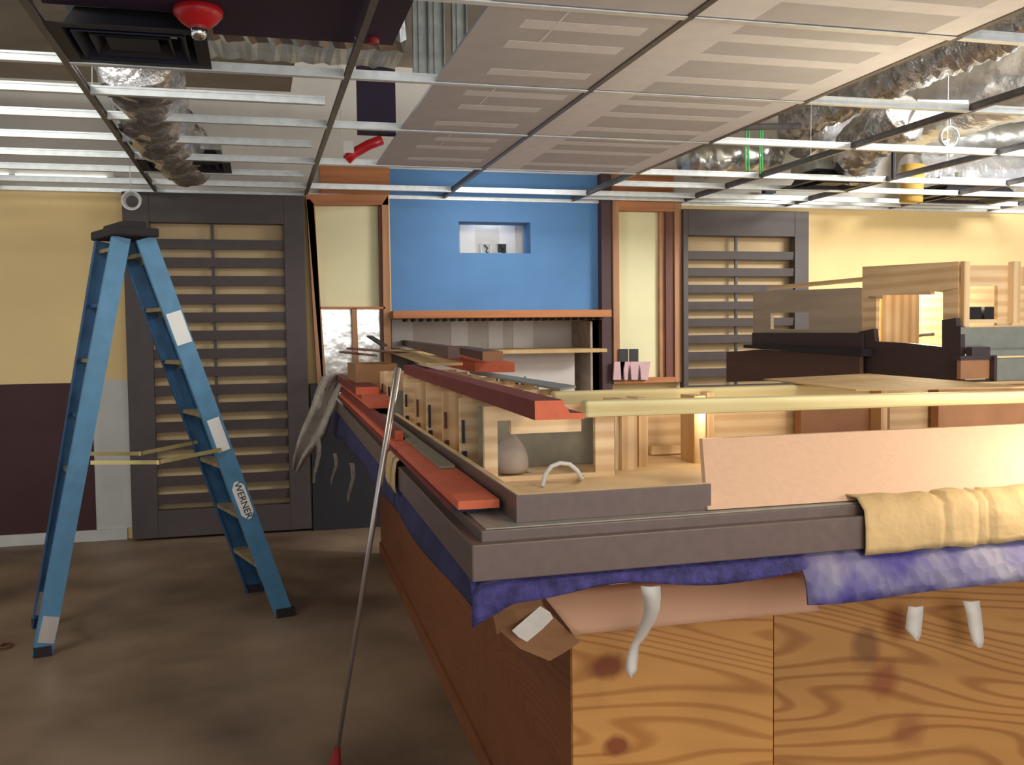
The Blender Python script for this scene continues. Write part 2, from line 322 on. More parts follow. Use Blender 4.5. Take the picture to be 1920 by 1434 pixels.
# ---------------------------------------------------------------- plum bulkhead, diffusers, sprinkler
yb4=P(560,74,'z',2.9).y
struct('trim_4',MB().box((-.74,1.6,2.9),(-.14,4.03,3.9)).box((-.14,1.6,2.9),(P(748,60,'z',2.9).x,yb4,3.9)),'plum')
def diffuser(x0,x1,y0,y1,label,m1='black'):
    c=Vector(((x0+x1)/2,(y0+y1)/2,ZC)); t=thing('air_diffuser',c,label,'vent','square air diffusers')
    z=ZC+.004
    def ring(a0,a1,z0,z1,m):
        mb=MB(); hx=(x1-x0)/2;hy=(y1-y0)/2
        for s in range(4):
            cs=[(-1,-1),(1,-1),(1,1),(-1,1)]; p=cs[s];q=cs[(s+1)%4]
            f=lambda e,a,z_:Vector((c.x+e[0]*hx*a,c.y+e[1]*hy*a,z_))
            o_=[f(p,a0,z0),f(q,a0,z0),f(q,a1,z1),f(p,a1,z1)]
            mb.add(o_+[v+Vector((0,0,.006)) for v in o_],[(0,1,2,3),(7,6,5,4),(0,4,5,1),(1,5,6,2),(2,6,7,3),(3,7,4,0)])
        return obj('frame' if a0>=1 else 'vane',mb,m,t)
    ring(1.0,.82,z,z,m1); ring(.82,.66,z,z+.09,m1); ring(.72,.58,z-.004,z+.04,'navy' if m1=='black' else m1); ring(.52,.40,z,z+.05,m1)
    obj('centre_plate',MB().box((c.x-(x1-x0)*.17,c.y-(y1-y0)*.17,z+.01),(c.x+(x1-x0)*.17,c.y+(y1-y0)*.17,z+.016)),m1,t)
    obj('plenum_box',MB().box((x0+.06,y0+.06,z+.10),(x1-.06,y1-.06,z+.17)),'galv',t)
    obj('collar',MB().lathe((c.x,c.y,z+.17),[(.12,0),(.12,.08)],20),'galv',t)
diffuser(-.745,-.16,4.04,4.585,'black square air diffuser in the grid beside the dark bulkhead, largest in view')
diffuser(-.745,-.14,7.02,7.46,'black air diffuser in the grid above the left dark shutter')
diffuser(4.3,4.93,6.93,7.44,'dark air diffuser below the crumpled foil duct, right of the green strings')
diffuser(5.9,6.9,7.5,8.03,'dark long air diffuser at the right edge above the yellow wall')
sp=P(371,0,'z',2.93)
t=thing('sprinkler_head',(sp.x,sp.y,2.80),'bright red domed cap with a chrome tip hanging from the dark bulkhead','sprinkler')
obj('dome',MB().lathe((sp.x,sp.y,2.86),[(.02,-.035),(.045,-.03),(.07,-.012),(.09,.012),(.092,.03),(.08,.05),(.07,.06)],32),'redpaint',t,smooth=True)
obj('tip',MB().lathe((sp.x,sp.y,2.80),[(.012,-.02),(.024,-.012),(.03,.0),(.031,.02),(.026,.034)],20),'chrome',t,smooth=True)
obj('pipe',MB().lathe((sp.x,sp.y,2.92),[(.03,0),(.03,.08)],16),'plum',t)
# ---------------------------------------------------------------- ducts
def duct(name,pts,r,m,label,rib=.10,n=24,seg=60,sq=1,group=None,crump=.12):
    pts=[Vector(p) for p in pts]; L_=[0]
    for a,b in zip(pts,pts[1:]): L_.append(L_[-1]+(b-a).length)
    path=[]
    for i in range(seg+1):
        s=L_[-1]*i/seg
        for k in range(len(pts)-1):
            if s<=L_[k+1]+1e-6: break
        u=(s-L_[k])/(L_[k+1]-L_[k]); p0=pts[max(k-1,0)];p1=pts[k];p2=pts[k+1];p3=pts[min(k+2,len(pts)-1)]
        path.append(.5*((2*p1)+(p2-p0)*u+(2*p0-5*p1+4*p2-p3)*u*u+(-p0+3*p1-3*p2+p3)*u**3))
    rnd=random.Random(len(pts)*31+int(r*1000)); ph=[rnd.uniform(0,6.28) for _ in range(6)]
    def rf(i,N_):
        base=r*(1+rib*(.5 if i%2 else -.5))
        return lambda t:base*(1+crump*(.5*math.sin(3*t+ph[0]+i*.7)+.35*math.sin(5*t+ph[1]-i*1.3)+.3*math.sin(2*t+ph[2]+i*2.1)))
    return obj(name,MB().tube(path,r,n,rf=rf),m,label=label,cat='duct',smooth=True,group=group)
duct('flexible_duct',[P(250,100,'y',5.2),P(275,165,'y',5.7),P(290,225,'y',6.4),P(330,270,'y',7.2),P(352,300,'y',7.8)],.19,'foil_wrinkle','crumpled silver flexible duct above the left grid, leading towards the small black diffuser',seg=70)
d0=W(385,110,5.1); 
t=thing('supply_duct',P(600,60,'y',5.0),'straight foil wrapped rectangular duct running across behind the dark bulkhead','duct')
q0=P(340,112,'y',4.6); q1=P(778,120,'y',4.6)
rows_=[]
for i in range(40):
    x=-.35+(.74+.35)*i/39
    w_=lambda a:.006*math.sin(i*1.7+a)+.004*math.sin(i*3.1+a*2)
    rows_.append([(x,4.75,3.42),(x,4.72+w_(1),3.30+w_(0)),(x,4.78+w_(2),3.07+w_(3)),(x,4.86,3.04+w_(1)),(x,5.2,3.05+w_(2)),(x,5.24,3.4)])
obj('duct_body',MB().grid(rows_),'foil_flat',t,smooth=False)
obj('hanger_strap',MB().box((.10,4.70,3.0),(.112,4.71,3.9)),'galv',t); obj('hanger_strap',MB().box((.32,4.70,3.0),(.332,4.71,3.9)),'galv',t)
# tan drywall pieces & framing seen over the left grid
struct('trim_5',MB().box((-5.5,4.9,3.50),(.3,7.7,3.56)),'deck')
for k,(x,y) in enumerate(((-4.,5.6),(-3.2,6.8))):
    t=obj('ceiling_joist',MB().box((x,4.9,3.36),(x+.05,8.4,3.5)).box((x,4.9,3.36),(x+.1,8.4,3.37)),'galv',label='steel ceiling joist over the left grid, '+('farther left' if k==0 else 'nearer the ladder'),cat='joist')
# fluorescent strip near the left wall
ls=P(30,361,'y',8.35)
t=thing('strip_light',(-1.9,8.3,2.9),'lit white fluorescent strip light at far left above the yellow wall','ceiling light')
obj('housing',MB().box((-2.6,8.27,2.91),(-1.05,8.35,2.97)),'white',t)
obj('lamp_tube',MB().tube([(-2.55,8.25,2.90),(-1.8,8.25,2.90)],.014,10),'lampwhite',t); obj('lamp_tube',MB().tube([(-1.75,8.25,2.90),(-1.1,8.25,2.90)],.012,10),'lampwhite',t)
# steel studs by the drywall edge
for k,(px,wd) in enumerate(((788,.08),(817,.08),(860,.075))):
    a=P(px,100,'y',4.9)
    t=obj('steel_stud',MB().box((a.x-wd/2,4.9,2.92),(a.x+wd/2,4.905,ZT)).box((a.x-wd/2,4.86,2.92),(a.x-wd/2+.004,4.9,ZT)).box((a.x+wd/2-.004,4.86,2.92),(a.x+wd/2,4.9,ZT)).box((a.x-.01,4.885,2.92),(a.x+.01,4.9,ZT)),'galv',label='galvanized steel stud above the ceiling grid, '+['leftmost of three','middle of three','rightmost of three, by the drywall'][k],cat='stud',group='steel studs by the drywall edge')
obj('wall_panel_dark',MB().box((.66,6.3,2.93),(.90,6.38,3.9)),'plum',label='narrow plum painted board standing above the grid behind the steel studs',cat='board')
obj('sprinkler_pipe',MB().tube([P(650,300,'y',6.9),P(662,288,'y',6.9),P(690,272,'y',6.9),P(716,262,'y',6.9)],.035,12),'redpaint',label='red sprinkler pipe bend above the grid over the left wood frame',cat='pipe',smooth=True)
obj('pipe_drop',MB().tube([P(700,20,'y',4.2),P(700,82,'y',4.2)],.025,12),'reddark',label='dark red pipe end beside the dark bulkhead near the steel studs',cat='pipe')
q=P(654,278,'y',6.85)
obj('paper_tag',MB().box(q+Vector((-.035,0,-.03)),q+Vector((.035,.004,.05))),'label',label='small white paper tag hanging beside the red sprinkler pipe',cat='tag')
# right plenum
duct('foil_duct',[P(1480,235,'z',3.25),P(1560,200,'z',3.3),P(1700,135,'z',3.35),P(1850,75,'z',3.4),P(2020,0,'z',3.45)],.12,'foil_wrinkle','narrow crumpled foil duct along the right edge of the drywall panels',rib=.2,seg=80)
duct('foil_duct',[P(1500,232,'z',3.36),P(1640,235,'z',3.42),P(1800,190,'z',3.45),P(1960,140,'z',3.5),P(2100,110,'z',3.5)],.27,'foil','wide smooth foil wrapped duct at upper right, brightly lit',rib=.0,seg=60,crump=.06)
duct('foil_duct',[P(1700,215,'y',6.2),P(1625,262,'y',6.6),P(1600,298,'y',7.0),P(1602,310,'y',7.15)],.17,'foil_wrinkle','crumpled foil duct dropping to the dark diffuser left of the black rod',rib=.16,seg=40)
duct('foil_duct',[P(1705,330,'y',8.15),P(1800,328,'y',8.15),P(1990,322,'y',8.1)],.21,'foil','silver duct just above the grid at far right over the yellow wall',rib=.03,seg=50,crump=.05)
duct('foil_duct',[P(1720,265,'z',3.42),P(1820,262,'z',3.45),P(2000,250,'z',3.5)],.14,'foil_flat','dull silver duct at right behind the hanging wire coil',rib=.03,seg=50,crump=.05)
duct('foil_duct',[P(1290,300,'y',7.5),P(1350,298,'y',7.6),P(1450,292,'y',7.7)],.14,'foil_flat','short grey duct piece behind the green strings',rib=.06,seg=30)
q=P(1720,218,'z',3.1)
t=thing('light_fixture',q,'bright white flat light fixture hanging in the right plenum','ceiling light')
obj('lens',MB().prism([P(1705,232,'z',3.1),P(1722,203,'z',3.1),P(1812,204,'z',3.1),P(1790,214,'z',3.1)],(0,0,.01)),'lampwhite',t)
obj('frame',MB().prism([P(1702,234,'z',3.115),P(1720,201,'z',3.115),P(1816,202,'z',3.115),P(1792,216,'z',3.115)],(0,0,.05)),'white',t)
a=P(1675,336,'y',6.4); a.z=ZT; b_=P(1675,336,'y',6.4)
obj('threaded_rod',MB().tube([a,b_],.016,8),'black',label='black hanging rod in the right plenum above the dark diffuser',cat='rod')
obj('conduit',MB().tube([P(1340,240,'y',6.6),P(1500,236,'y',6.6)],.025,10),'tee_grey',label='grey conduit above the grid from which the green strings hang',cat='pipe')
t=thing('string_bundle',P(1410,245,'y',6.6),'bright green strings hanging above the grid right of the drywall','string')
for px,y1 in ((1398,320),(1404,322),(1425,326),(1429,322)):
    obj('string',MB().tube([P(px+1,242,'y',6.6),P(px-1,285,'y',6.6),P(px+.5,y1,'y',6.6)],.007,6),'green',t)
obj('cardboard_tube',MB().tube([P(1712,310,'y',7.6),P(1708,378,'y',7.6)],.10,16),'gold',label='mustard yellow upright tube above the grid right of the black rod',cat='tube',smooth=True)
obj('junction_box',MB().box(P(1436,352,'y',8.3),P(1455,362,'y',8.3)+Vector((0,.08,0))),'navy',label='tiny dark junction box on the wall above the right shutter',cat='junction box')
def coil(c,r,label,wire_top=None,nm=5):
    pts=[]
    for i in range(nm*20+1):
        a=2*math.pi*i/20; rr=r*(1-.06*(i/20)); pts.append(c+Vector((rr*math.cos(a),.012*(i/20),rr*math.sin(a))))
    mb=MB().tube(pts,.006,6)
    if wire_top: mb.tube([c+Vector((0,0,r)),wire_top],.003,5)
    obj('wire_coil',mb,'wire',label=label,cat='wire coil',smooth=True)
coil(P(246,376,'y',7.0),.062,'white wire coil hanging from the grid above the ladder top',P(243,302,'y',7.0))
coil(P(1782,256,'y',6.2),.075,'white wire coil hanging in the right plenum',P(1782,215,'y',6.2))
# ================================================================ BACK WALL FITTINGS
def shutter(x0,x1,z1,label,stile_l,stile_r,rail_t,rail_b,zg,x_rod,y=YW-.16):
    t=thing('louvered_shutter',((x0+x1)/2,y,0),label,'shutter','dark louvered shutters on the back wall'); th=.09
    obj('stile',MB().box((x0,y,.02),(x0+stile_l,y+th,z1)),'darktrim',t,bevel=.004)
    obj('stile',MB().box((x1-stile_r,y,.02),(x1,y+th,z1)),'darktrim',t,bevel=.004)
    obj('top_rail',MB().box((x0+stile_l,y,z1-rail_t),(x1-stile_r,y+th,z1)),'darktrim',t,bevel=.004)
    obj('bottom_rail',MB().box((x0+stile_l,y,.02),(x1-stile_r,y+th,.02+rail_b)),'darktrim',t,bevel=.004)
    zz=z1-rail_t-.06; src=None
    sp_,sh=zg
    z=zz
    while z>.02+rail_b+.03:
        z-=sp_
        p=[(x0+stile_l,y+.022,z),(x0+stile_l,y+.012,z+sh),(x0+stile_l,y+.035,z+sh),(x0+stile_l,y+.045,z)]
        obj('slat',MB().prism(p,(x1-x0-stile_l-stile_r,0,0)),'darktrim',t)
    obj('tilt_rod',MB().box((x_rod-.012,y+.045,.2),(x_rod+.012,y+.065,z1-rail_t)),'darktrim' if x_rod<2 else 'black',t)
    return t
ys=YW-.16
a=W(228,372,ys); b_=W(572,370,ys)
shutter(a.x,b_.x-.01,ZC-.02,'large dark brown louvered shutter behind the blue ladder',.20,.17,.24,.22,(.148,.078),W(402,600,ys).x)
a=W(1281,390,ys); b_=W(1517,390,ys)
shutter(a.x,b_.x,ZC-.06,'dark louvered shutter right of the wooden frame, by the right yellow wall',.05,.15,.24,.2,(.156,.075),W(1385,600,ys).x)
struct('trim_6',MB().box((-1.0,YW-.06,.1),(.42,YW-.002,ZC-.06)).box((3.9,YW-.01,.1),(5.2,YW-.002,ZC-.06)),'tanwall')
struct('shade_box',MB().box((.43,YW-.16,0),(XB0+.1,YW-.001,W(610,720,YW-.16).z)),'black')  # black box added where shade lies below the left frame
# left wood frame (leans in to its foot), cream panel, two mirror panes
yf=YW-.12
t=thing('wood_frame',(W(650,700,yf).x,yf,0),'medium brown wooden frame left of the blue wall with cream panel and two mirror panes','frame')
dz=Vector((0,.12,0))
def pp(*l,y=yf): return [W(px,py,y) for px,py in l]
obj('stile',MB().prism(pp((574,366),(588,384),(612,720),(604,720)),dz),'oak',t)
obj('stile',MB().prism(pp((574,366),(590,384),(616,900),(606,900)),dz),'oak',t)
obj('stile',MB().prism(pp((716,384),(728,366),(739,900),(724,900)),dz),'oak',t)
obj('top_rail',MB().prism(pp((574,364),(728,364),(728,384),(574,384)),dz),'oak_h',t)
obj('middle_rail',MB().prism(pp((600,575),(722,575),(722,579),(600,579)),dz*.9),'oak_h',t)
obj('inner_jamb',MB().prism([W(710,386,yf+.02),W(718,386,yf+.02),W(728,900,yf+.02),W(720,900,yf+.02)],(0,.09,0)),'oak_dark',t)
obj('mullion',MB().prism(pp((660,578),(669,578),(680,900),(668,900)),dz*.9),'oak',t)
obj('panel',MB().prism(pp((586,380),(720,380),(722,577),(596,577),y=YW-.03),(0,.015,0)),'cream',t)
obj('mirror_pane',MB().prism(pp((598,577),(662,577),(672,900),(606,900),y=YW-.03),(0,.012,0)),'mirror',t)
obj('mirror_pane',MB().prism(pp((668,577),(722,577),(730,900),(676,900),y=YW-.03),(0,.012,0)),'mirror',t)
obj('header_board',MB().box((W(600,350).x,YW-.05,ZC+.02),(XB0,YW-.0,3.08)),'oak_h',t)
# right wood frame
t=thing('wood_frame',(W(1212,700,yf).x,yf,0),'brown wooden frame with tall cream panel right of the dark column','frame')
xa=W(1149,400,yf).x; xb=W(1278,400,yf).x; zt=W(1212,373,yf).z; zb=W(1212,718,yf).z
obj('stile',MB().box((xa,yf,zb),(xa+.06,YW,zt)),'oak',t,bevel=.003); obj('stile',MB().box((xb-.07,yf,zb),(xb,YW,zt)),'oak',t,bevel=.003)
obj('top_rail',MB().box((xa+.06,yf,zt-.11),(xb-.07,YW,zt)),'oak_h',t,bevel=.003); obj('bottom_rail',MB().box((xa+.06,yf,zb),(xb-.07,YW,zb+.05)),'oak_h',t,bevel=.003)
obj('panel',MB().box((xa+.06,YW-.03,zb+.05),(xb-.07,YW-.01,zt-.11)),'cream',t)
obj('inner_jamb',MB().box((xb-.15,yf+.02,zb+.05),(xb-.07,YW-.03,zt-.11)),'oak_dark',t)
obj('side_board',MB().box((xb-.20,yf+.05,zb+.05),(xb-.15,YW-.03,zt-.11)),'reddish',t)
obj('header_board',MB().box((xa,YW-.05,ZC+.03),(W(1259,340).x,YW,3.15)),'oak_h',t)
# dark column and shelf
obj('wall_column',MB().box((XB1,YW-.10,0),(xa-.004,YW,3.08)),'darkcolumn',label='dark maroon flat column between the blue wall and the right wooden frame',cat='column')
zl=W(900,586,YW-.3).z
t=thing('wall_shelf',(2.1,YW-.1,zl-.06),'long wooden shelf ledge under the blue wall','shelf')
x0=W(737,585,YW-.28).x; x1=W(1147,585,YW-.28).x
obj('board',MB().box((x0,YW-.28,zl-.045),(x1,YW-.10,zl+.02)).box((x0,YW-.10,zl-.045),(XB1-.002,YW+.3,zl+.02)),'oak_h',t,bevel=.004)
for i in range(26):
    x=x0+.12+i*.07
    if x<XB1: obj('bracket',MB().box((x,YW-.2,zl-.07),(x+.02,YW-.0,zl-.045)),'black',t)
# counter and boxes in the niche
zk=W(1000,655,YW-.3).z
t=thing('niche_counter',(2.1,YW,0),'pale counter in the niche below the wooden shelf','counter')
obj('top',MB().box((XB0+.02,YW-.5,zk-.03),(XB1-.1,YW+.48,zk)),'card',t); obj('body',MB().box((XB0+.2,YW-.2,0),(XB1-.3,YW+.45,zk-.03)),'plaster',t)
obj('side_panel',MB().box((XB1-.1,YW-.06,0),(XB1-.08,YW+.48,zl-.08)),'bag',t)
# file holders in front of right frame
t=thing('sample_rack',W(1180,712,yf-.05),'four pale pink cards with black tops standing at the foot of the right wooden frame','card rack')
for i,(px,w_) in enumerate(((1158,.06),(1169,.1),(1188,.1),(1206,.05))):
    yq=yf-.04
    a=W(px-6,710,yq); b_=W(px+10,680,yq)
    obj('card',MB().prism([W(px-4 if i else px-8,712,yq),W(px+9,712,yq),W(px+14,678,yq),W(px-6,678,yq)],(0,.02,0)),'pinkcard',t)
    if i in (1,2): obj('card_back',MB().prism([W(px-8,678,yq+.02),W(px+9,678,yq+.02),W(px+9,654,yq+.02),W(px-8,654,yq+.02)],(0,.01,0)),'black',t)
    if i<3: obj('divider',MB().prism([W(px+9,712,yq-.005),W(px+13,712,yq-.005),W(px+11,684,yq-.005)],(0,.004,0)),'black',t)
# ================================================================ LADDER
def ladder():
    Nn=Vector((-1.115,5.462,0));Nf=Vector((-1.239,6.031,0));Fn=Vector((.127,5.833,0));Ff=Vector((-.05,6.46,0))
    sdir=(Fn-Nn).normalized()
    base=(Nn+Nf+Fn+Ff)/4
    t=thing('step_ladder',base,'tall blue fiberglass step ladder with white labels standing open on the concrete','ladder')
    top=P(237,440,'y',5.85); hz=top.z
    wd=(Nf-Nn).normalized(); wd=(Vector((-.42,.92,0))).normalized()
    Tn=top-wd*.16; Tf=top+wd*.16
    sA=sdir*.07
    def rail(a,b,w,inner,m,name='rail'):
        # C-channel: web faces out, flanges towards the inside
        d=(b-a).normalized(); nrm=inner
        mb=MB(); mb.bar(a,b,w,.006,side=sdir)
        s2=(sdir-d*sdir.dot(d)).normalized()
        for s in (-1,1):
            o_=s2*(s*(w/2-.003))+nrm*.016
            mb.bar(a+o_,b+o_,.006,.032,side=s2)
        return obj(name,mb,m,t)
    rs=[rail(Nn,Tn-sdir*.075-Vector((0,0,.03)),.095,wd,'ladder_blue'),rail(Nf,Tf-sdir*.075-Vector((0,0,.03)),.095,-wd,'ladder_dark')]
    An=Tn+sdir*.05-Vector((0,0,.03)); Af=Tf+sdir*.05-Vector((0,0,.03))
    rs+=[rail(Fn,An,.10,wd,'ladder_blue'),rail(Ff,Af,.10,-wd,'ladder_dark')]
    # cap
    mb=MB(); c=top-sdir*.01
    obj('top_cap',MB().bar(c-wd*.20,c+wd*.20,.25,.05,side=sdir).bar(c-wd*.17+Vector((0,0,.035)),c+wd*.17+Vector((0,0,.035)),.13,.05,side=sdir),'rubber',t,bevel=.01)
    for i in range(1,8):
        u=i*.305/(hz)
        a=Fn.lerp(An,u); b=Ff.lerp(Af,u); a=a+wd*.004; b=b-wd*.004
        obj('step',MB().bar(a,b,.085,.022,side=sdir).bar(a-Vector((0,0,.02))+sdir*.036,b-Vector((0,0,.02))+sdir*.036,.006,.04,side=sdir),'ladder_tread',t)
    for i in range(1,8):
        if i in (1,3,5,7) or True:
            u=i*.305/hz; a=Nn.lerp(Tn-sdir*.075,u); b=Nf.lerp(Tf-sdir*.075,u)
            obj('rear_brace',MB().bar(a+wd*.004,b-wd*.004,.03,.02,side=sdir),'ladder_tread' if i%2 else 'ladder_dark',t)
    for (a0,a1,b0,b1) in ((Nn,Tn,Fn,An),(Nf,Tf,Ff,Af)):
        a=a0.lerp(a1,.445)+sdir*.02-wd*.02; b=b0.lerp(b1,.46)-sdir*.02-wd*.02; m_=(a+b)/2-Vector((0,0,.035))
        obj('spreader',MB().bar(a,m_,.006,.022,side=wd).bar(m_,b,.006,.022,side=wd).lathe((m_.x,m_.y,m_.z-.012),[(.012,0),(.012,.024)],10),'brass',t)
        obj('gusset',MB().bar(a0.lerp(a1,.03)-wd*.004,a0.lerp(a1,.09)-wd*.004,.08,.004,side=sdir),'steel',t)
    for p_,k_,rp in ((Nn,.085,rs[0]),(Nf,.085,rs[1]),(Fn,.11,rs[2]),(Ff,.11,rs[3])):
        obj('foot',MB().bar(p_+Vector((0,0,.0)),p_+Vector((0,0,.05)),k_,.045,side=sdir),'rubber',rp)
    # labels on near front rail
    up=(An-Fn).normalized(); s2=(sdir-up*sdir.dot(up)).normalized(); nn=up.cross(s2)
    if nn.dot(Vector((0,-1,0)))<0: nn=-nn
    def patch(u0,u1,w,m='label',off=.006,name='label_sticker'):
        a=Fn.lerp(An,u0)+nn*off;b=Fn.lerp(An,u1)+nn*off
        return obj(name,MB().bar(a,b,w,.002,side=sdir),m,t)
    patch(.735,.815,.085); patch(.455,.54,.07)
    a=Fn.lerp(An,.272)+nn*.006; b=Fn.lerp(An,.372)+nn*.006
    e=[a+s2*.0,a+up*.03+s2*.036,a+up*.03-s2*.036]; L_=(b-a).length
    poly=[a+up*0+s2*.012,a+up*.035+s2*.037,a+up*(L_-.035)+s2*.037,b+s2*.012,b-s2*.012,a+up*(L_-.035)-s2*.037,a+up*.035-s2*.037,a-s2*.012]
    bl=obj('brand_label',MB().prism(poly,nn*.002),'label',t)
    cu_=bpy.data.curves.new('lettering','FONT'); cu_.body='WERNER'; cu_.size=.055; cu_.align_x='CENTER'; cu_.align_y='CENTER'; cu_.extrude=.0006
    tmp=bpy.data.objects.new('tmp',cu_); COL.objects.link(tmp); bpy.context.view_layer.update()
    me=bpy.data.meshes.new_from_object(tmp); bpy.data.objects.remove(tmp)
    xd=-up; yd=nn.cross(xd).normalized(); R_=Matrix((xd,yd,nn)).transposed()
    c=(a+b)/2+nn*.0035-base
    for v in me.vertices: v.co=R_@v.co+c
    me.materials.clear(); me.materials.append(M['ink']); o=bpy.data.objects.new('lettering',me); COL.objects.link(o); o.parent=bl
ladder()
# tags of debris on the floor
q=P(12,1210,'z',0.008)
obj('floor_ring',MB().tube([q+Vector((.03*math.cos(a*.5),.045*math.sin(a*.5),0)) for a in range(13)],.006,6),'oak_dark',label='small brown ring of debris on the floor at far left',cat='debris')
# ================================================================ BAR
O=Vector((.433,2.010,0)); A=Vector((1,.03,0)); B=Vector((.02,1,0))
def K(a,b,z): return O+A*a+B*b+Vector((0,0,z))
def kbox(mb,a0,a1,b0,b1,z0,z1,mi=0):
    return mb.hexa([K(a0,b0,z0),K(a1,b0,z0),K(a1,b1,z0),K(a0,b1,z0),K(a0,b0,z1),K(a1,b0,z1),K(a1,b1,z1),K(a0,b1,z1)],mi)
BL=5.35; BR=2.6
# die
t=thing('bar_body',K(1.2,1,0),'unfinished plywood bar base with knotty front sheets','bar')
sy=.36; sx=.335
seam=(P(1445,1300,'y',2.4).x-O.x)
f0=K(sx,sy,1.0)
o1=obj('plywood_sheet',kbox(MB(),sx,seam-.001,sy,sy+.019,0,1.07),'ply_front',t); 
def relocal(o,c):                                    # move an object's own origin (keeps it in place)
    c=Vector(c); off=c-Vector(o['_o'])
    for v in o.data.vertices: v.co-=off
    o.location=off
    return o
relocal(o1,K(sx-.03,sy,.9)); 
o2=obj('plywood_sheet',kbox(MB(),seam+.002,seam+1.22,sy,sy+.019,0,1.07),'ply_front_b',t,label='plywood sheet right of the seam'); relocal(o2,K(seam,sy,.9))
for i,(b0,b1) in enumerate(((sy+.02,1.62),(1.624,2.85),(2.854,4.08),(4.084,5.3))):
    obj('plywood_sheet',kbox(MB(),sx,sx+.019,b0,b1,.0,1.07),'ply_shaded',t,label='side plywood sheet with shade in its colour' if i==0 else None)
obj('toe_trim',kbox(MB(),sx-.012,sx,sy+.02,5.3,0,.09),'ply_shaded',t)
obj('top_deck',kbox(kbox(MB(),.05,.62,.05,BL,1.075,1.115),.62,BR,.05,.62,1.075,1.115),'pinewood',t)
# trim: fascia + riser + flat top, L-shaped
def lring(a0,b0,wd,z0,z1,mb=None):
    mb=mb or MB()
    kbox(mb,a0,a0+wd,b0,BL,z0,z1); kbox(mb,a0+wd,BR,b0,b0+wd,z0,z1); return mb
t=thing('bar_top_trim',K(1,.5,1.12),'dark grey stepped laminate bar edge running round the plywood bar','bar top')
def lprof(prof,m,name='x',bev=.003):
    # mitred L sweep: prof is list of (inset,z); left run then front run
    mb=MB(); n=len(prof); vs=[]
    for i_,z in prof: vs.append(K(i_,BL,z))
    for i_,z in prof: vs.append(K(i_,i_,z))
    for i_,z in prof: vs.append(K(BR,i_,z))
    fs=[]
    for s in range(2):
        for k in range(n): fs.append((s*n+k,s*n+(k+1)%n,(s+1)*n+(k+1)%n,(s+1)*n+k))
    fs+=[tuple(range(n)),tuple(range(2*n,3*n))]
    mb.add(vs,fs); return obj(name,mb,m,t,bevel=bev)
lprof([(0,1.12),(0,1.2),(.03,1.2),(.03,1.12)],'laminate','fascia')
lprof([(.0265,1.13),(.0265,1.224),(.038,1.224),(.038,1.13)],'laminate','riser')
lprof([(.0385,1.13),(.0385,1.226),(.30,1.226),(.30,1.13)],'laminate_top','flat_top',.002)
# liner: low dark wall with pale core round the inner opening
t=thing('inner_liner',K(.2,.1,1.226),'low dark laminate curb with pale inner face standing on the bar top','curb')
kl=.118; kb=.075; le=.60
def liner(a0,b0,a1,b1,z0,z1,wd,mat_,name):
    mb=MB(); vs=[K(a0,b1,z0),K(a0,b1,z1),K(a0+wd,b1,z1),K(a0+wd,b1,z0), K(a0,b0,z0),K(a0,b0,z1),K(a0+wd,b0+wd,z1),K(a0+wd,b0+wd,z0), K(a1,b0,z0),K(a1,b0,z1),K(a1,b0+wd,z1),K(a1,b0+wd,z0)]
    fs=[(s*4+k,s*4+(k+1)%4,(s+1)*4+(k+1)%4,(s+1)*4+k) for s in range(2) for k in range(4)]+[(0,1,2,3),(8,9,10,11)]
    return obj(name,mb.add(vs,fs),mat_,t,bevel=.001)
liner(kl,kb,le,3.4,1.226,1.288,.004,'laminate' ,'laminate_face')
liner(kl+.0042,kb+.0042,le,3.4,1.227,1.288,.018,'pinewood','plywood_core')
# tray board and ribs = upper carcass
ZR=1.452
t=thing('upper_carcass',K(1,1,1.226),'pale wood open carcass with partitions and rails standing on the bar','cabinet carcass')
obj('base_board',kbox(MB(),kl+.03,BR,kb+.03,1.5,1.228,1.245),'pinewood',t)
obj('base_board',kbox(MB(),kl+.03,.75,1.505,4.4,1.228,1.245),'pinewood',t)
# first rib with notched opening, drawn on its own plane
YR=P(892,876,'z',1.288).y
def R_(px,py,y=None): return P(px,py,'y',y or YR)
def plate(outer,hole,th,y,m,name,parent):
    """upright plate facing the room's front, outline minus a rectangular hole"""
    (x0,z0,x1,z1)=outer; mb=MB()
    hx0,hz0,hx1,hz1=hole
    for a_,b__,c_,d_ in ((x0,z0,hx0,z1),(hx1,z0,x1,z1),(hx0,z0,hx1,hz0),(hx0,hz1,hx1,z1)): mb.box((a_,y,b__),(c_,y+th,d_))
    return obj(name,mb,m,parent)
h0=R_(934,900);h1=R_(1116,806); xl=K(kl+.03,YR-O.y,0).x; xr=R_(1152,850).x
mb=MB(); z0=1.245
hn=R_(958,790); hm=R_(1090,792); zt0=R_(1000,812).z; zt1=R_(934,789).z
mb.box((xl,YR,z0),(h0.x,YR+.018,ZR)).box((h1.x,YR,z0),(xr,YR+.018,ZR)).box((h0.x,YR,z0),(h1.x,YR+.018,h0.z+.008))
mb.box((hn.x,YR,zt0),(hm.x,YR+.018,ZR)).box((h0.x,YR,zt1),(hn.x,YR+.018,ZR)).box((hm.x,YR,zt1),(h1.x,YR+.018,ZR))
obj('partition',mb,'pinewood',t,label='notched partition closest to the camera')
for i in range(1,9):
    y=YR+i*.34+ (.02 if i%2 else 0)
    x0=K(kl+.03,y-O.y,0).x
    obj('partition',MB().box((x0,y,1.245),(x0+.42,y+.018,ZR)),'pinewood' if i%2 else 'pinewood_v',t)
    obj('slit_strip',MB().box((x0+.004,y-.012,1.30+.015*(i%3)),(x0+.012,y-.001,1.385)).box((x0+.004,y-.012,1.27),(x0+.018,y-.001,1.29)),'black' if i%2 else 'oak_dark',t)  # dark strips standing in for the dark slits between partitions
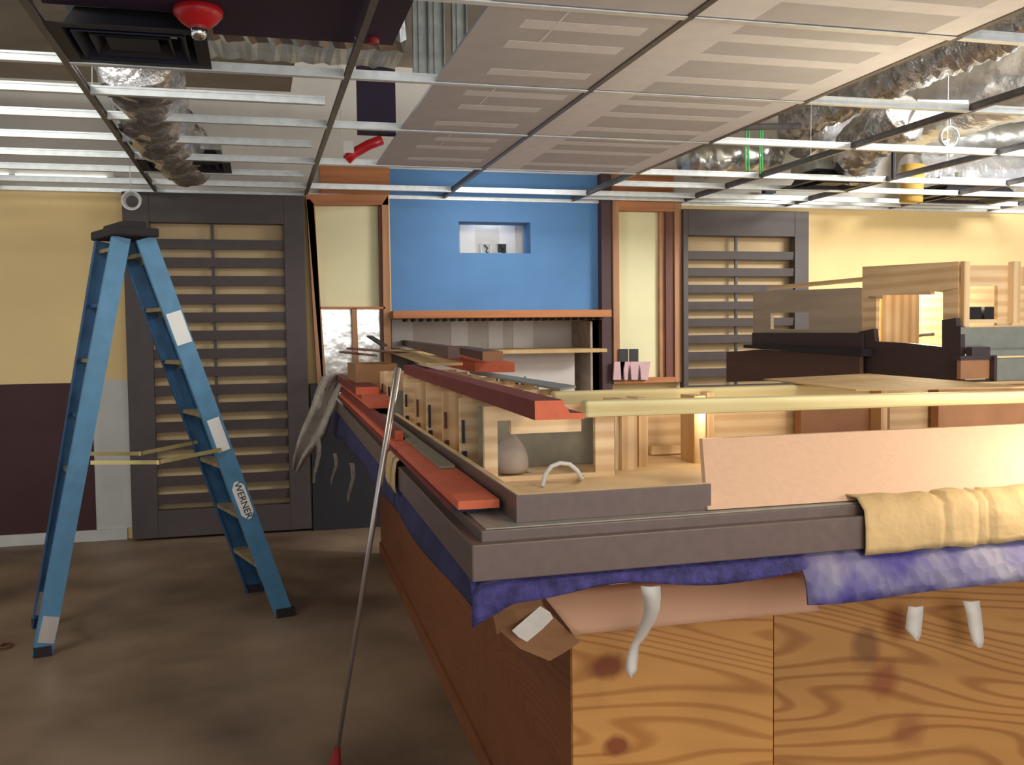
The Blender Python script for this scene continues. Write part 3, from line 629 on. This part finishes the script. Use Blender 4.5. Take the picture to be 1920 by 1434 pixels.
obj('backing_board',MB().box((h0.x+.01,YR+.27,1.246),(h1.x+.16,YR+.285,ZR-.02)),'greystrip',t)
# cabinet posts right of first rib
YQ=YR+.10
for px0,px1,dy,m_ in ((1153,1166,.02,'pinewood_v'),(1166,1196,.0,'pinewood_v'),(1198,1216,.05,'pinewood_v'),(1302,1324,.06,'pinewood_v')):
    a=R_(px0,800,YQ+dy);b_=R_(px1,800,YQ+dy)
    obj('post',MB().box((a.x,YQ+dy,1.245),(b_.x-.002,YQ+dy+.1,ZR)),m_,t)
yb=YR+.42
obj('back_panel',MB().box((R_(1100,800,yb).x,yb,1.245),(3.0,yb+.018,ZR)),'pinewood',t)
obj('back_panel',MB().box((xl,YR+1.9,1.245),(1.3,YR+1.92,ZR-.06)),'greystrip',t)
obj('lower_panel',MB().box((R_(1222,860,yb-.05).x,yb-.05,1.25),(R_(1300,860,yb-.05).x,yb-.03,R_(1260,835,yb-.05).z)),'pinewood',t)  # board added for the lit lower part of the back panel
for px in (1332,1658):
    a=R_(px-6,790,yb-.12); obj('post',MB().box((a.x,yb-.12,1.25),(a.x+.024,yb-.0,ZR)),'pinewood_v',t)
obj('divider_board',MB().box((R_(1490,790,yb-.02).x,yb-.06,1.25),(R_(1655,790,yb-.02).x,yb-.02,ZR-.01)),'reddish',t)
obj('divider_board',MB().box((R_(1745,790,yb-.02).x,yb-.06,1.25),(R_(1990,790,yb-.02).x,yb-.02,ZR-.01)),'reddish',t)
# top rails
a=P(1098,752,'z',ZR+.012); b_=P(1940,733,'z',ZR+.012)
obj('front_rail',MB().hexa([a+Vector((0,0,-.045)),b_+Vector((0,0,-.035)),b_+Vector((0,.05,-.035)),a+Vector((0,.05,-.045)),a,b_,b_+Vector((0,.05,0)),a+Vector((0,.05,0))]),'pinebeam',t,bevel=.008)
a=P(1040,735,'z',ZR+.012); b_=P(1700,716,'z',ZR+.012)
obj('rear_rail',MB().hexa([a+Vector((0,0,-.045)),b_+Vector((0,0,-.045)),b_+Vector((0,.05,-.045)),a+Vector((0,.05,-.045)),a,b_,b_+Vector((0,.05,0)),a+Vector((0,.05,0))]),'pinebeam',t,bevel=.008)
# bag, cable loop in the opening
q=R_(958,893,YR+.12)
obj('cloth_bag',MB().lathe((q.x,q.y,1.247),[(.045,0),(.055,.02),(.05,.06),(.035,.09),(.012,.115),(.006,.125)],14),'bag',label='beige sack inside the notched opening of the bar carcass',cat='bag',smooth=True,sub=1)
mb=MB(); c=R_(1050,905,YR-.12)
pts=[R_(1017,925,YR-.14)]+[R_(*p_,YR-.13) for p_ in ((1018,905),(1022,890),(1034,874),(1050,868),(1068,870),(1082,882),(1090,897))]+[R_(1092,915,YR-.02)]
pts[-1].z=max(pts[-1].z,1.25); pts[0].z=1.25
obj('cable_loop',MB().tube(pts,.006,8),'wire',label='grey cable looping up in front of the notched partition',cat='cable',smooth=True)
pts=[R_(*p_,YR+.14) for p_ in ((934,828),(958,828),(975,850),(985,880),(1010,892),(1060,893),(1092,897))]
obj('cable',MB().tube(pts,.007,8),'bag',label='grey cable lying behind the notched partition beside the beige sack',cat='cable',smooth=True)
# leaning tan panel
a0=P(1327,956,'z',1.228); a1=P(2000,912,'z',1.228)
t0=P(1317,823,'y',a0.y+.20); t1=P(2000,791,'y',a1.y+.20)
obj('tan_board',MB().hexa([a0,a1,a1+Vector((0,.02,0)),a0+Vector((0,.02,0)),t0,t1,t1+Vector((0,.02,.0)),t0+Vector((0,.02,.0))]),'tan_panel',label='long smooth tan board leaning back on the bar top behind the cardboard wrap',cat='board')
# cardboard wrap on the trim at right
def wrap(u0,u1,n,run,label,m='card',lift=.006,seams=()):
    prof=[(.14,1.233),(.09,1.236),(.028,1.238),(-.004,1.212),(-.010,1.17),(-.012,1.125),(-.010,1.108)]
    rows=[]
    for i in range(n+1):
        u=u0+(u1-u0)*i/n; r_=[]
        for j,(o_,z_) in enumerate(prof):
            du=u-u0; wv=.0022*math.sin(du*23+j*.6)+.0014*math.sin(du*61+j*1.9)+.0016*abs(math.sin(du*37+j*.8))
            fold=-.006 if any(abs(u-q_)<.011 for q_ in seams) else 0
            o2_=o_-lift*.0-wv*.8-(fold if j>2 else 0); z2=z_+wv+(fold if j<=2 else 0)
            r_.append(K(u,o2_,z2) if run=='front' else K(o2_,u,z2))
        rows.append(r_)
    return obj('cardboard_wrap',MB().grid(rows),m,label=label,cat='cardboard',solid=.003,smooth=True)
ua=(P(1604,960,'z',1.2).x-O.x)-.015
wrap(ua,2.0,100,'front','wrinkled cardboard folded over the front bar edge at right',seams=[P(px,1000,'z',1.15).x-O.x for px in (1790,1876,1902)])
ub0=P(745,870,'z',1.2).y-O.y; 
wrap(ub0-.06,ub0+.22,8,'left','short piece of cardboard folded over the left bar edge behind the metal pole')
# blankets
def drape(u0,u1,n,run,depthf,label,name,m,out=.012,ztop=1.118,inset=.06,amp=.008,fr=7):
    rows=[]
    for i in range(n+1):
        u=u0+(u1-u0)*i/n; s=i/n; dp=depthf(s); r_=[]
        for j in range(7):
            v=j/6
            if j==0: o_,z_=inset,ztop
            else:
                v=(j-1)/5; z_=ztop-.004-dp*v; o_=-out*(v>0)*min(1,v*2)+amp*math.sin(u*fr*3+v)*v+.02
            r_.append(K(u,o_,z_) if run=='front' else K(o_,u,z_))
        rows.append(r_)
    return obj(name,MB().grid(rows),m,label=label,cat='blanket',solid=.008,smooth=True)
mid=P(1520,1060,'z',1.1).x-O.x
drape(.0,mid,60,'front',lambda s:.036+.012*math.sin(s*9+1)+.045*max(0,1-s*9)+ .0*s,'thin purple moving blanket edge hanging below the front bar edge','moving_blanket','blanket',out=.02)
drape(mid-.01,BR,60,'front',lambda s:.105+.006*math.sin(s*14),'thick quilted blue moving blanket hanging at right below the cardboard wrap','quilted_blanket','quilt',out=.045,fr=4,amp=.012)
drape(.0,BL-.1,80,'left',lambda s:.05+.03*math.sin(s*7)+.22*max(0,s-.25)*(1 if s<.8 else .8),'dark navy blanket hanging along the left side of the bar','moving_blanket','blanket_navy',out=.02,fr=1.6,amp=.006)
# pink cardboard apron on the front
cols_=26; rows=[]
xa_=P(1012,1110,'y',2.12).x; 
for i in range(cols_+1):
    s=i/cols_; r_=[]
    T0=P(1008+s*(1500-1008),1104-s*30,'y',2.345); Bt=P(1076+s*(1535-1076),1190-s*45,'y',2.28)
    for j in range(7):
        v=j/6; p_=T0.lerp(Bt,v)+Vector((0,-.015*math.sin(v*math.pi),.0)); r_.append(p_)
    rows.append(r_)
obj('cardboard_apron',MB().grid(rows),'card_pink',label='pinkish cardboard sheet bent down from under the front bar edge onto the plywood',cat='cardboard',solid=.003,smooth=True)
t=thing('folded_flap',P(1010,1180,'y',2.30),'crumpled brown cardboard flap with white tape at the bar corner','cardboard')
f=lambda px,py,y:P(px,py,'y',y)
obj('flap',MB().grid([[f(938,1182,2.28),f(975,1160,2.26),f(1015,1132,2.24)],[f(975,1215,2.32),f(1012,1192,2.30),f(1050,1168,2.28)],[f(1030,1238,2.36),f(1058,1222,2.35),f(1086,1203,2.34)]]),'card_brown',t,solid=.004)
obj('crumple',MB().grid([[f(905,1140,2.2),f(960,1118,2.16),f(1018,1100,2.12)],[f(925,1155,2.24),f(965,1142,2.2),f(1014,1115,2.15)],[f(932,1188,2.3),f(970,1165,2.25),f(1018,1135,2.22)]]),'card_brown',t,solid=.004)
obj('tape',MB().grid([[f(960,1182,2.24),f(985,1160,2.23),f(1013,1136,2.215)],[f(972,1194,2.255),f(998,1172,2.245),f(1032,1148,2.23)],[f(988,1203,2.27),f(1016,1180,2.26),f(1037,1159,2.245)]]),'whitetape',t,solid=.001)
def ribbon(pts,label,y0,th=.0008,m='whitetape',name='paper_tape'):
    rows=[]
    for (px0,px1,py,dy,tw) in pts: rows.append([P(px0,py,'y',y0+dy),P((px0+px1)/2,py+2,'y',y0+dy-.006),P(px1,py,'y',y0+dy+tw)])
    return obj(name,MB().grid(rows),m,label=label,cat='tape',solid=.0012,smooth=True)
ribbon([(1201,1238,1098,0,0),(1206,1239,1120,.02,.01),(1208,1237,1142,.05,-.02),(1202,1228,1165,.1,-.02),(1192,1214,1190,.15,0),(1182,1198,1210,.18,.02),(1175,1197,1232,.2,.01),(1173,1194,1255,.21,0),(1180,1188,1270,.215,0)],'long twisted white tape strip hanging on the plywood front, above a knot',2.06)
ribbon([(1703,1731,1136,0,0),(1700,1730,1155,.01,0),(1697,1728,1178,.02,0),(1705,1727,1188,.02,0),(1718,1723,1200,.02,0)],'short pale tape strip with torn end hanging below the quilted blanket',2.33)
ribbon([(1805,1836,1126,0,0),(1812,1840,1150,.01,.01),(1816,1843,1178,.02,0),(1822,1845,1200,.02,0),(1830,1842,1213,.02,0)],'bright white crumpled tape strip hanging below the quilted blanket at far right',2.33)
xs_=.42
def sideribbon(px0,px1,py0,py1,x,label):
    rows=[]
    for k in range(6):
        s=k/5; py=py0+(py1-py0)*s; off=4*math.sin(s*5)
        rows.append([P(px0+off,py,'y',x),P(px1+off-(px1-px0)*(.35+s*.4),py,'y',x+.01)])
    obj('paper_tape',MB().grid(rows),'cloth',label=label,cat='tape',solid=.001)
sideribbon(590,606,820,905,6.6,'grey tape strip hanging behind the beige rag'); sideribbon(624,634,850,908,6.0,'thin white tape strip below the left bar edge, nearest the rag'); sideribbon(655,668,868,940,5.2,'white curled tape strip hanging below the left bar edge, left of the pole')
# rag
rows=[]
for (l,r_,py) in ((602,655,706),(592,634,735),(584,628,760),(574,618,785),(564,612,808),(556,596,832),(551,574,856),(549,560,880)):
    n_=8; rr=[]
    for k in range(n_+1):
        s=k/n_; px=l+(r_-l)*s; rr.append(P(px,py-(s*8 if py<720 else -s*4),'y',6.75+.05*math.sin(s*9+py*.02)))
    rows.append(rr)
obj('rag',MB().grid(rows),'cloth',label='beige rag hanging over the far left corner of the bar',cat='rag',solid=.006,smooth=True)
# ---------------------------------------------------------------- planks on the bar
def plank(pn,pf,w,h,m,label,name='plank',right=True,ends='mdf_end',group=None,prof=None):
    """board whose near-left bottom corner is pn, running to far-left bottom corner pf"""
    pn=Vector(pn);pf=Vector(pf); d=(pf-pn); dn=Vector((d.x,d.y,0)).normalized(); s=Vector((dn.y,-dn.x,0))
    if s.x<0: s=-s
    prof=prof or [(0,0),(w,0),(w,h),(0,h)]
    mb=MB(); n=len(prof); vs=[pn+s*a+Vector((0,0,b)) for a,b in prof]+[pf+s*a+Vector((0,0,b)) for a,b in prof]
    mb.add(vs,[tuple(range(n))],1).add(vs,[tuple(range(n,2*n))],1)
    mb.add(vs,[(i,(i+1)%n,(i+1)%n+n,i+n) for i in range(n)],0)
    import itertools
    o=obj(name,mb,[m,ends],label=label,cat='plank',group=group); return o
zt_=1.228
# the long one in the foreground on the left edge
pa=P(862,953,'z',zt_+.012); pb=P(640,722,'z',zt_+.012)
plank(K(.008,.20,zt_+.013),K(.008,4.6,zt_+.013),.098,.02,'mdf_red','long orange red plank lying along the left bar edge, cut end towards the camera',group='orange planks')
plank(K(-.0,.24,zt_),K(-.0,4.5,zt_),.085,.012,'mdf_dark','thin dark red strip under the long orange plank',ends='navy')
plank(K(.055,.75,zt_+.034),K(.06,3.2,zt_+.034),.045,.008,'greystrip','olive grey strip lying on top of the long orange plank',ends='greystrip')
plank(K(.02,1.55,zt_+.034),K(.02,4.7,zt_+.034),.03,.035,'mdf_dark','dark red narrow plank stacked on the long orange plank behind the pole')
plank(K(.03,2.65,zt_+.07),K(.03,4.9,zt_+.07),.14,.04,'mdf_red','short orange plank on the pile at the far left of the bar')
plank(K(.0,3.1,zt_+.11),K(.0,5.0,zt_+.11),.12,.04,'mdf_dark','dark red plank on top of the pile at the far left of the bar')
# elevated moulding with stepped end
pn=P(1003,788,'z',ZR+.002); pf=P(757,700,'z',ZR+.002)
s_=(P(1098,786,'z',ZR+.002)-pn).length
hh=(788-750)/1.0*pn.y/F
prof=[(0,0),(s_,0),(s_,hh*.30),(s_*.70,hh*.34),(s_*.66,hh*.62),(s_*.61,hh*.64),(s_*.59,hh),(0,hh)]
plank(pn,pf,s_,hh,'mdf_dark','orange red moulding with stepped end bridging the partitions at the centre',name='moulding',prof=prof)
plank(P(842,700,'z',ZR+.004)+Vector((.13,0,0)),P(776,682,'z',ZR+.004)+Vector((.13,0,0)),.2,.05,'mdf_red','short orange block lying behind the stepped moulding')
plank(P(800,686,'z',1.51),P(705,652,'z',1.51),.16,.012,'card','thin tan board on the piled planks at the far end',ends='card')
plank(P(840,672,'z',1.545),P(725,640,'z',1.545),.05,.05,'brownboard','dark brown plank on the pile left of the niche',ends='brownboard')
plank(P(905,676,'z',1.53),P(845,660,'z',1.53),.09,.04,'brownboard','short dark brown plank at the near end of the brown pile',ends='card_brown')
plank(P(760,664,'z',1.51),P(650,655,'y',5.9),.04,.012,'brownboard','thin dark stick pointing left over the bar, longest of two',ends='brownboard')
plank(P(700,668,'z',1.49),P(636,662,'y',5.6),.03,.012,'oak_dark','thin brown stick pointing left under the longest stick',ends='brownboard')
plank(P(715,650,'y',4.8),P(688,632,'y',5.6),.03,.01,'black','thin black strip at the far end of the planks by the mirror panes',ends='black')
# far end plywood box
a=P(668,742,'y',5.6); b_=P(745,682,'y',5.6)
obj('plywood_box',MB().box((a.x,5.6,1.24),(b_.x,5.62,b_.z)).box((a.x,5.62,1.24),(a.x+.02,6.1,b_.z)).box((b_.x-.02,5.62,1.24),(b_.x,6.1,b_.z)).box((a.x,6.1,1.24),(b_.x,6.12,b_.z)),'card_brown',label='brown plywood box end at the far left under the plank pile',cat='box')
# small black tags behind moulding
t=thing('black_rack',P(965,720,'y',4.6),'small black and silver rack behind the stepped moulding','rack')
for k in range(5):
    px=925+k*13; obj('slot',MB().box(P(px,721,'y',4.6),P(px+9,708,'y',4.6)+Vector((0,.02,0))),'black',t)
    obj('divider',MB().box(P(px+9,722,'y',4.59),P(px+12,706,'y',4.59)+Vector((0,.03,0))),'galv',t)
obj('base',MB().box(P(915,727,'y',4.58),P(996,721,'y',4.58)+Vector((0,.1,0))),'galv',t)
q=P(1018,733,'z',ZR+.0)
# panel behind: pale side sheets by rear
a=P(905,703,'z',1.46); b_=P(1090,728,'z',1.46)
obj('glass_ledge',MB().prism([P(880,700,'z',1.46),P(910,700,'z',1.46),P(1080,727,'z',1.46),P(1050,733,'z',1.46)],(0,0,.008)),'greygreen',label='narrow grey ledge strip running behind the stepped moulding',cat='strip')
# cardboard sheet on the rails
obj('cardboard_sheet',MB().prism([P(1432,712,'z',1.468),P(1628,702,'z',1.468),P(1930,727,'z',1.468),P(1605,733,'z',1.468)],(0,0,.004)),'card',label='flat pale cardboard sheet lying on the rails below the upper tier',cat='cardboard')
# ================================================================ UPPER TIER
XT=2.53
def T(px,py,x=XT): return P(px,py,'x',x)
yn=T(1800,715).y; z0=1.475
t=thing('upper_tier',(3.1,3.6,z0),'second tier of pale plywood frames on dark stepped base at right','cabinet carcass')
def sidepoly(pts,x,th,m,name,label=None,parent=None): return obj(name,MB().prism([P(px,py,'x',x) for px,py in pts],(th,0,0)),m,parent or t,label=label)
# dark base silhouette
sidepoly([(1600,700),(1600,676),(1610,622),(1638,616),(1641,640),(1700,643),(1766,650),(1766,600),(1792,596),(1793,611),(1801,612),(1801,718)],XT,.02,'laminate_dark','base_fascia')
# side arch frame
xs2=XT+.03
sidepoly([(1617,500),(1797,490),(1797,541),(1770,548),(1745,546),(1745,552),(1655,553),(1655,560),(1643,560),(1617,560)],xs2,.018,'pinewood','arch_top')
sidepoly([(1617,555),(1643,555),(1642,655),(1617,650)],xs2,.018,'pinewood','arch_leg'); sidepoly([(1768,540),(1797,540),(1797,660),(1768,655)],xs2,.018,'pinewood','arch_leg')
# left wing
mb=MB()
for pts in (((1412,547),(1616,539),(1616,586),(1412,586)),((1412,586),(1445,586),(1445,617),(1412,617)),((1516,586),(1616,586),(1616,617),(1516,617)),((1412,617),(1616,617),(1616,630),(1412,628))):
    mb.prism([P(px,py,'x',xs2) for px,py in pts],(.018,0,0))
obj('side_panel',mb,'ply_grey',t,label='side panel with a small rectangular hole')
sidepoly([(1410,624),(1616,624),(1616,662),(1410,648)],XT-.01,.03,'laminate_dark','wing_moulding')
sidepoly([(1394,646),(1616,654),(1616,668),(1394,652)],XT-.05,.05,'black','ledge')
sidepoly([(1362,660),(1425,655),(1612,668),(1612,708),(1362,716)],XT-.03,.018,'brownboard','lower_board')
# front face to the right of the corner
yfz=yn
def fr(px,py,y=yfz+.03): return P(px,py,'y',y)
x_r=4.2
c=fr(1797,500); cz=fr(1797,605)
obj('corner_post',MB().box((XT+.03,yfz+.02,cz.z-.1),(XT+.055,yfz+.04,c.z+.02)),'pinewood_v',t)
a=fr(1808,497); b_=fr(1875,537)
obj('front_frame',MB().box(fr(1806,606,yfz+.05),fr(1900,598,yfz+.05)+Vector((0,.018,0))).box(fr(1806,497,yfz+.05),fr(1900,536,yfz+.05)+Vector((0,.018,0))).box(fr(1871,536,yfz+.05),fr(1898,610,yfz+.05)+Vector((0,.018,0))),'pinewood',t)
obj('front_frame',MB().box(fr(1900,606,yfz+.02),fr(1914,490,yfz+.02)+Vector((0,.03,0))).box(fr(1914,500,yfz+.05),fr(2040,536,yfz+.05)+Vector((0,.018,0))).box(fr(1990,536,yfz+.05),fr(2040,610,yfz+.05)+Vector((0,.018,0))),'pinewood_v',t)
zbk=fr(1850,660).z
obj('inner_back',MB().box((XT+.25,yfz+1.0,zbk),(x_r,yfz+1.02,c.z-.03)),'pinewood',t)
obj('inner_divider',MB().box((XT+.06,yfz+.55,zbk),(XT+.24,yfz+.57,c.z-.08)),'pinewood_v',t)
obj('rear_rail',MB().box((XT+.052,yfz+.045,c.z-.02),(XT+.07,4.6,c.z)),'pinewood',t)
for px in (1838,1862): pass
q0_=fr(1812,604,yfz+.5); q1_=fr(1868,575,yfz+.5)
obj('speaker_box',MB().box((q0_.x,yfz+.5,q0_.z),((q0_.x+q1_.x)/2+.0,yfz+.6,q1_.z)),'black',label='black box seen through the upper tier opening, left of a pair',cat='box')
obj('speaker_box',MB().box(((q0_.x+q1_.x)/2+.015,yfz+.5,q0_.z),(q1_.x+.01,yfz+.6,q1_.z)),'black',label='black box seen through the upper tier opening, right of a pair',cat='box')
# grey green stepped fascia facing the camera
obj('front_fascia',MB().box(fr(1801,664,yfz),fr(2100,610,yfz)+Vector((0,.02,0))),'greygreen',t)
obj('front_step',MB().box(fr(1855,668,yfz-.04),fr(2100,651,yfz-.04)+Vector((0,.04,0))),'greygreen',t)
obj('front_lower',MB().box(fr(1869,722,yfz-.06),fr(2100,667,yfz-.06)+Vector((0,.06,0))),'greygreen',t)
obj('profile_end',MB().box(fr(1822,667,yfz-.045),fr(1857,650,yfz-.045)+Vector((0,.03,0))).box(fr(1801,675,yfz-.05),fr(1870,666,yfz-.05)+Vector((0,.03,0))).box(fr(1864,722,yfz-.065),fr(1870,668,yfz-.065)+Vector((0,.03,0))).box(fr(1801,720,yfz-.05),fr(1868,711,yfz-.05)+Vector((0,.03,0))),'laminate_dark',t)
obj('profile_core',MB().box(fr(1801,711,yfz-.04),fr(1866,674,yfz-.04)+Vector((0,.02,0))),'reddish',t)
pts=[P(*p_,'x',XT+.35) for p_ in ((1702,640),(1712,632),(1730,627),(1750,626))]
obj('cable',MB().tube(pts,.008,8),'greygreen',label='short green grey cable inside the upper tier arch',cat='cable',smooth=True)
# ================================================================ POLE
pb_=Vector(P(630,1420,'z',0.06)); pb_.z=.0
pb_=P(627,1440,'z',0.0); pt_=P(746,690,'y',3.35)
t=thing('metal_pole',pb_,'thin shiny metal pole leaning against the left bar edge with a red foot','pole')
d=(pt_-pb_).normalized()
obj('shaft',MB().tube([pb_+d*.06,pb_.lerp(pt_,.5),pt_],.0115,14,rf=lambda i,n:(.008,.0095,.0125)[i]),'steel',t,smooth=True)
obj('foot',MB().tube([pb_+Vector((0,0,.004)),pb_+d*.03,pb_+d*.07,pb_+d*.09],.02,12,rf=lambda i,n:(.024,.022,.014,.012)[i]),'reddark',t)
for o in bpy.data.objects:
    if '_o' in o.keys(): del o['_o']
